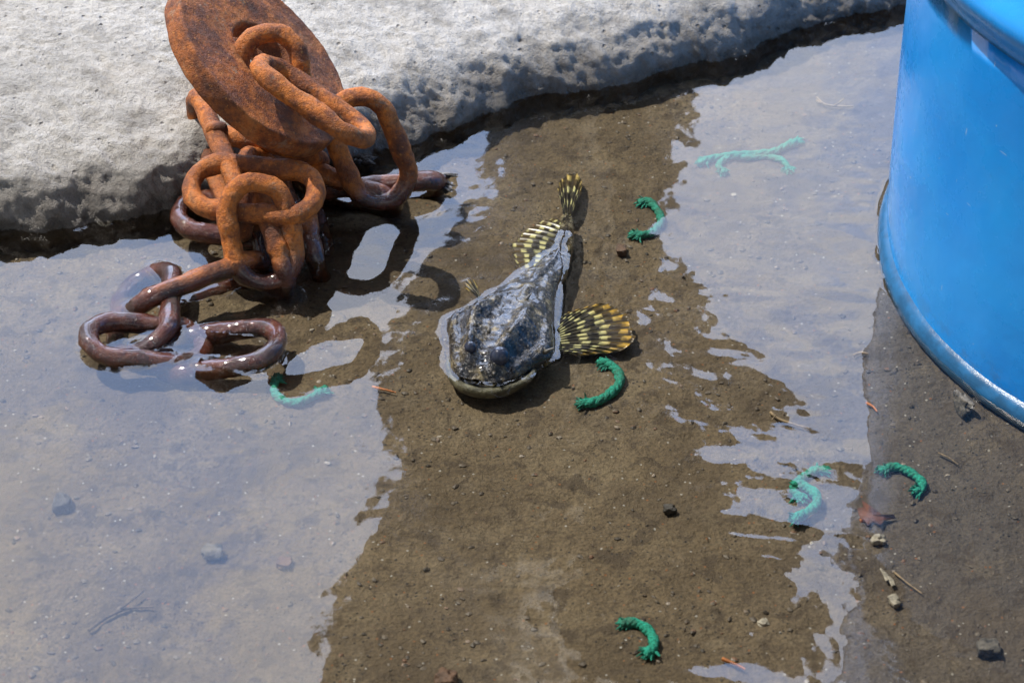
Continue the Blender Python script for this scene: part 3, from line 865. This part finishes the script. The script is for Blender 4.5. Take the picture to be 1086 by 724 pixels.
# ------------------------------------------------------------------ small debris
ST1 = m_simple('grey_pebble', (0.11, 0.10, 0.085), 0.75, 0.7, 160, 0.0015)
ST2 = m_simple('dark_pebble', (0.05, 0.045, 0.04), 0.5, 0.4, 120, 0.001)
ST3 = m_simple('brown_pebble', (0.11, 0.06, 0.035), 0.6, 0.4, 120, 0.001)
ST4 = m_simple('white_shell', (0.34, 0.31, 0.25), 0.5, 0.4, 150, 0.0008)
STRAW = m_simple('dry_straw', (0.26, 0.19, 0.11), 0.6, 0.35, 200, 0.0006)
DARKTWIG = m_simple('dark_twig', (0.10, 0.07, 0.045), 0.7, 0.4, 200, 0.001)
LEAF = m_simple('dead_leaf', (0.13, 0.05, 0.03), 0.5, 0.5, 90, 0.0015)
ORG = m_simple('orange_needle', (0.50, 0.17, 0.04), 0.5, 0.3, 200, 0.0005)
WEED = m_simple('black_weed', (0.018, 0.016, 0.014), 0.35, 0.4, 100, 0.002)
def pebble(name, label, cat, px, py, a, b, c, mat, seed, rot=0.0, group=None):
    q = at(px, py, BED); z = bedz(q.x, q.y)
    q = at(px, py, z + c * 0.5)
    A, F = rock(q, a * 0.92, b * 0.92, c * 0.8, seed, 4, 0.62, rot)
    return tag(mesh_obj(name, A, F, mat), label, cat, group)
pebble('pebble', 'rough grey stone beside the foot of the blue drum', 'stone', 1021, 428, 0.0055, 0.014, 0.008, ST1, 1.2, 0.25)
pebble('pebble', 'rounded grey-brown stone in the bottom right corner', 'stone', 1047, 688, 0.008, 0.008, 0.0065, ST1, 7.7)
pebble('pebble', 'small dark brown stone just below the twine hook nearest the fish tail', 'stone', 659, 266, 0.0045, 0.006, 0.0045, ST3, 2.1)
pebble('pebble', 'dark bluish stone under the sky reflection at the far left', 'stone', 66, 534, 0.0065, 0.009, 0.006, ST2, 4.4)
pebble('pebble', 'small black stone on the open mud right of the puddle centre', 'stone', 710, 540, 0.005, 0.004, 0.004, ST2, 5.4)
pebble('pebble', 'rusty brown lump at the bottom edge of the picture', 'stone', 473, 720, 0.008, 0.008, 0.007, ST3, 9.4)
pebble('pebble', 'grey stone under the reflection at lower left, larger than the grit round it', 'stone', 225, 587, 0.008, 0.008, 0.005, ST1, 3.9)
pebble('pebble', 'pinkish brown flat stone under the reflection left of the dark reflection edge', 'stone', 301, 597, 0.0055, 0.006, 0.003, ST3, 12.9)
pebble('pebble', 'pale round stone just below the brown leaf', 'stone', 932, 573, 0.0055, 0.0045, 0.004, ST4, 6.4)
pebble('shell_fragment', 'whitish shell fragment below the feather scrap at lower right', 'shell', 949, 637, 0.004, 0.0055, 0.003, ST4, 8.8, 0.4)
pebble('shell_fragment', 'angular white shell chip near the bottom twine offcut', 'shell', 809, 660, 0.004, 0.0035, 0.002, ST4, 13.8, 0.4)
pebble('orange_bit', 'tiny orange fragment beside the brown leaf', 'fragment', 915, 551, 0.0028, 0.0018, 0.0015, ORG, 14.0, 0.2)
def twig(name, label, cat, pts, rad, mat, fork=None):
    P = [at(x, y, BED + 0.004) for x, y in pts]; P = [at(x, y, bedz(p.x, p.y) + rad + 0.0015) for (x, y), p in zip(pts, P)]
    path = catmull(P, 30); parts = [sweep(path, [rad * (1.1 - 0.5 * i / 29) for i in range(30)], 7)]
    for fk in (fork or []):
        Q = [at(x, y, BED + 0.004) for x, y in fk]; parts.append(sweep(catmull(Q, 14), rad * 0.6, 6))
    V, F = merge(parts)
    return tag(mesh_obj(name, V, F, mat), label, cat)
twig('straw', 'pale straw under the reflection left of the drum', 'straw', [(866, 107), (880, 112), (905, 113)], 0.0011, STRAW, [[(872, 109), (866, 103)], [(885, 112), (895, 105)]])
twig('straw', 'bent pale straw on the dark streak right of the fish', 'straw', [(817, 437), (826, 444), (840, 449), (858, 454)], 0.0010, STRAW, [[(822, 441), (818, 446)]])
twig('straw', 'small forked straw left of the foot of the drum', 'straw', [(905, 377), (912, 374), (921, 375)], 0.0011, STRAW, [[(914, 374), (916, 369)], [(916, 374), (922, 379)]])
twig('straw', 'short orange straw above the arched twine at right', 'straw', [(919, 427), (926, 431), (930, 436)], 0.0009, ORG)
twig('pine_needle', 'thin orange needle at the bottom edge', 'needle', [(766, 698), (778, 703), (790, 709)], 0.0011, ORG)
twig('twig', 'crooked brown twig under the reflection at lower left', 'twig', [(94, 668), (112, 655), (135, 645), (163, 643)], 0.0011, DARKTWIG, [[(128, 645), (140, 636), (152, 626)]])
twig('straw', 'thin fine straw beside the white feather scrap at lower right', 'straw', [(948, 606), (960, 616), (978, 629)], 0.0006, STRAW)
twig('straw', 'short curved straw beside the stone near the right edge of the dark mud', 'straw', [(995, 480), (1006, 485), (1016, 492)], 0.0006, STRAW)
twig('twig', 'reddish twig lying on the mud far left below the chain', 'twig', [(395, 410), (408, 413), (420, 416)], 0.0009, ORG)
# feather scrap
V = []; parts = []
for k in range(12):
    t = k / 11; p = at(934 + 11 * t, 603 + 10 * t, BED + 0.004); q = at(934 + 11 * t + 4, 603 + 10 * t + 9 + 2 * math.sin(k), BED + 0.0035)
    parts.append(sweep([p, p.lerp(q, 0.5) + Vector((0, 0, 0.0008)), q], [0.0007, 0.0007, 0.0003], 5))
V, F = merge(parts); tag(mesh_obj('feather', V, F, ST4), 'small whitish feather scrap on the mud at lower right', 'feather')
# leaf
pts = [(912, 548), (909, 539), (916, 537), (914, 530), (923, 536), (930, 541), (936, 546), (948, 545), (950, 549), (938, 551), (934, 556), (926, 553), (920, 557), (917, 551)]
c0 = at(925, 546, BED + 0.004); V = [tuple(c0)]; ring = [at(x, y, BED + 0.003 + 0.0018 * math.sin(i * 2.1)) for i, (x, y) in enumerate(pts)]
V += [tuple(p) for p in ring]; nn = len(ring); V += [tuple(c0 - Vector((0, 0, 0.0005)))] + [tuple(p - Vector((0, 0, 0.0004))) for p in ring]
F = [(0, 1 + (i + 1) % nn, 1 + i) for i in range(nn)] + [(nn + 1, nn + 2 + i, nn + 2 + (i + 1) % nn) for i in range(nn)] + [(1 + i, 1 + (i + 1) % nn, nn + 2 + (i + 1) % nn, nn + 2 + i) for i in range(nn)]
tag(mesh_obj('leaf', V, F, LEAF), 'torn reddish brown leaf lying on the mud below the arched twine', 'leaf')
# weed scrap on the chain end, at the waterline
parts = []
for k in range(26):
    a = at(462 + random.uniform(0, 10), 196 + random.uniform(-8, 8), 0.000); b = a + Vector((random.uniform(-.006, .010), random.uniform(-.008, .008), random.uniform(0.0, .004)))
    parts.append(sweep([a, a.lerp(b, .5) + Vector((0, 0, .0015)), b], [0.0016, 0.0014, 0.0004], 6))
V, F = merge(parts); tag(mesh_obj('seaweed', V, F, WEED), 'ragged black weed scrap clinging to the right end of the chain', 'seaweed')
parts = []
for k in range(14):
    a = at(376 + random.uniform(0, 18), 171 + random.uniform(-3, 4), 0.004); b = a + Vector((random.uniform(.0, .010), random.uniform(-.004, .004), random.uniform(0.0, .004)))
    parts.append(sweep([a, a.lerp(b, .5) + Vector((0, 0, .0015)), b], [0.0024, 0.002, 0.0006], 6))
V, F = merge(parts); tag(mesh_obj('seaweed', V, F, WEED), 'black weed clump between the chain and the foot of the stone', 'seaweed')
# grit
def grit(name, n, smin, smax, mat, label, seed):
    r = np.random.default_rng(seed)
    ico_v = np.array([(0, 0, 1), (.9, 0, .4), (.28, .85, .4), (-.72, .53, .4), (-.72, -.53, .4), (.28, -.85, .4), (.72, .53, -.4), (-.28, .85, -.4), (-.9, 0, -.4), (-.28, -.85, -.4), (.72, -.53, -.4), (0, 0, -1)])
    ico_f = [(0, 1, 2), (0, 2, 3), (0, 3, 4), (0, 4, 5), (0, 5, 1), (1, 6, 2), (2, 7, 3), (3, 8, 4), (4, 9, 5), (5, 10, 1), (1, 10, 6), (2, 6, 7), (3, 7, 8), (4, 8, 9), (5, 9, 10), (11, 6, 10), (11, 7, 6), (11, 8, 7), (11, 9, 8), (11, 10, 9)]
    gx = r.uniform(-0.42, 0.44, n); gy = r.uniform(1.15, 1.98, n)
    dens = fbm(np.stack([gx, gy, gx * 0], 1), 11, 3, 0.6, 2.5)
    keep = dens > r.uniform(-0.45, 0.35, n); gx, gy = gx[keep], gy[keep]
    gz = bed_z(gx, gy); V = []; F = []
    for i in range(len(gx)):
        s = smin + (smax - smin) * r.random() ** 3
        a = r.random() * 6.28; c, sn = math.cos(a), math.sin(a)
        v = ico_v * (1 + r.uniform(-.25, .25, (12, 1))) * np.array([s, s * r.uniform(.5, .9), s * r.uniform(.35, .6)])
        v = np.stack([v[:, 0] * c - v[:, 1] * sn, v[:, 0] * sn + v[:, 1] * c, v[:, 2]], 1) + np.array([gx[i], gy[i], gz[i] + s * 0.1])
        o = len(V); V += v.tolist(); F += [(a_ + o, b_ + o, c_ + o) for a_, b_, c_ in ico_f]
    return tag(mesh_obj(name, V, F, mat, smooth=False), label, None, None, 'stuff')
MG = Mat('grit_mix')
cv = MG.voro(160, out='Color'); sc_ = MG.n('ShaderNodeSeparateColor'); MG.l(cv, sc_.inputs[0])
MG.set(Base_Color=MG.ramp(sc_.outputs[0], [(0.0, (0.035, 0.028, 0.02)), (0.45, (0.085, 0.065, 0.045)), (0.78, (0.14, 0.115, 0.085)), (0.90, (0.15, 0.07, 0.035)), (1.0, (0.34, 0.31, 0.26))]), Roughness=0.6)
grit('gravel', 9000, 0.0005, 0.0029, MG.m, 'loose dark and pale grit strewn over the puddle bed', 3)

# ------------------------------------------------------------------ water with a raised meniscus where things break the surface
bpy.context.view_layer.update()
pts_m = []
for o in list(COL.objects):
    if o.type != 'MESH' or o.name.split('.')[0] in ('ground', 'gravel', 'hull', 'rail', 'drum_shell', 'bottom_chime', 'top_chime', 'lid', 'bung', 'feather', 'leaf'): continue
    me = o.data; M = np.array(o.matrix_world)
    co = np.zeros(len(me.vertices) * 3); me.vertices.foreach_get('co', co); co = co.reshape(-1, 3) @ M[:3, :3].T + M[:3, 3]
    ed = np.zeros(len(me.edges) * 2, dtype=np.int64); me.edges.foreach_get('vertices', ed); ed = ed.reshape(-1, 2)
    za, zb_ = co[ed[:, 0], 2], co[ed[:, 1], 2]
    m_ = (za * zb_) < 0
    if not m_.any(): continue
    a, b = co[ed[m_, 0]], co[ed[m_, 1]]; t = (za[m_] / (za[m_] - zb_[m_]))[:, None]
    c = a + (b - a) * t
    amp_ = 1.0
    if o.parent and o.parent.name == 'fish': amp_ = 1.0
    pts_m += [(p[0], p[1], amp_) for p in c if abs(p[0]) < 0.8 and 1 < p[1] < 2.3]
for k in range(5000):
    a = 2 * math.pi * k / 5000
    pts_m.append((DC.x + (DR + 0.0052) * math.cos(a), DC.y + (DR + 0.0052) * math.sin(a), 0.6))
kd = kdtree.KDTree(len(pts_m))
for i, p in enumerate(pts_m): kd.insert((p[0], p[1], 0), i)
kd.balance()
wx = axis(-0.40, 0.42, 0.0013, 3.2); wy = axis(1.16, 2.0, 0.0014, 5.0)
WX, WY = np.meshgrid(wx, wy, indexing='ij'); WX = WX.ravel(); WY = WY.ravel(); WZ = np.zeros(len(WX))
VAR = np.clip(1 + 2.2 * fbm(np.stack([WX, WY, WZ], 1), 45, 2), 0.25, 1.6)
sel = np.where((np.abs(WX) < 0.5) & (WY > 1.1) & (WY < 2.1))[0]
for i in sel:
    _, j, d = kd.find((WX[i], WY[i], 0))
    if d < 0.014: WZ[i] = 0.0009 * pts_m[j][2] * VAR[i] * math.exp(-d / 0.0018)
water = mesh_obj('puddle_water', np.stack([WX, WY, WZ], 1), grid_faces(len(wx), len(wy)), WATER)
tag(water, 'still shallow puddle water mirroring clouds', None, None, 'structure')
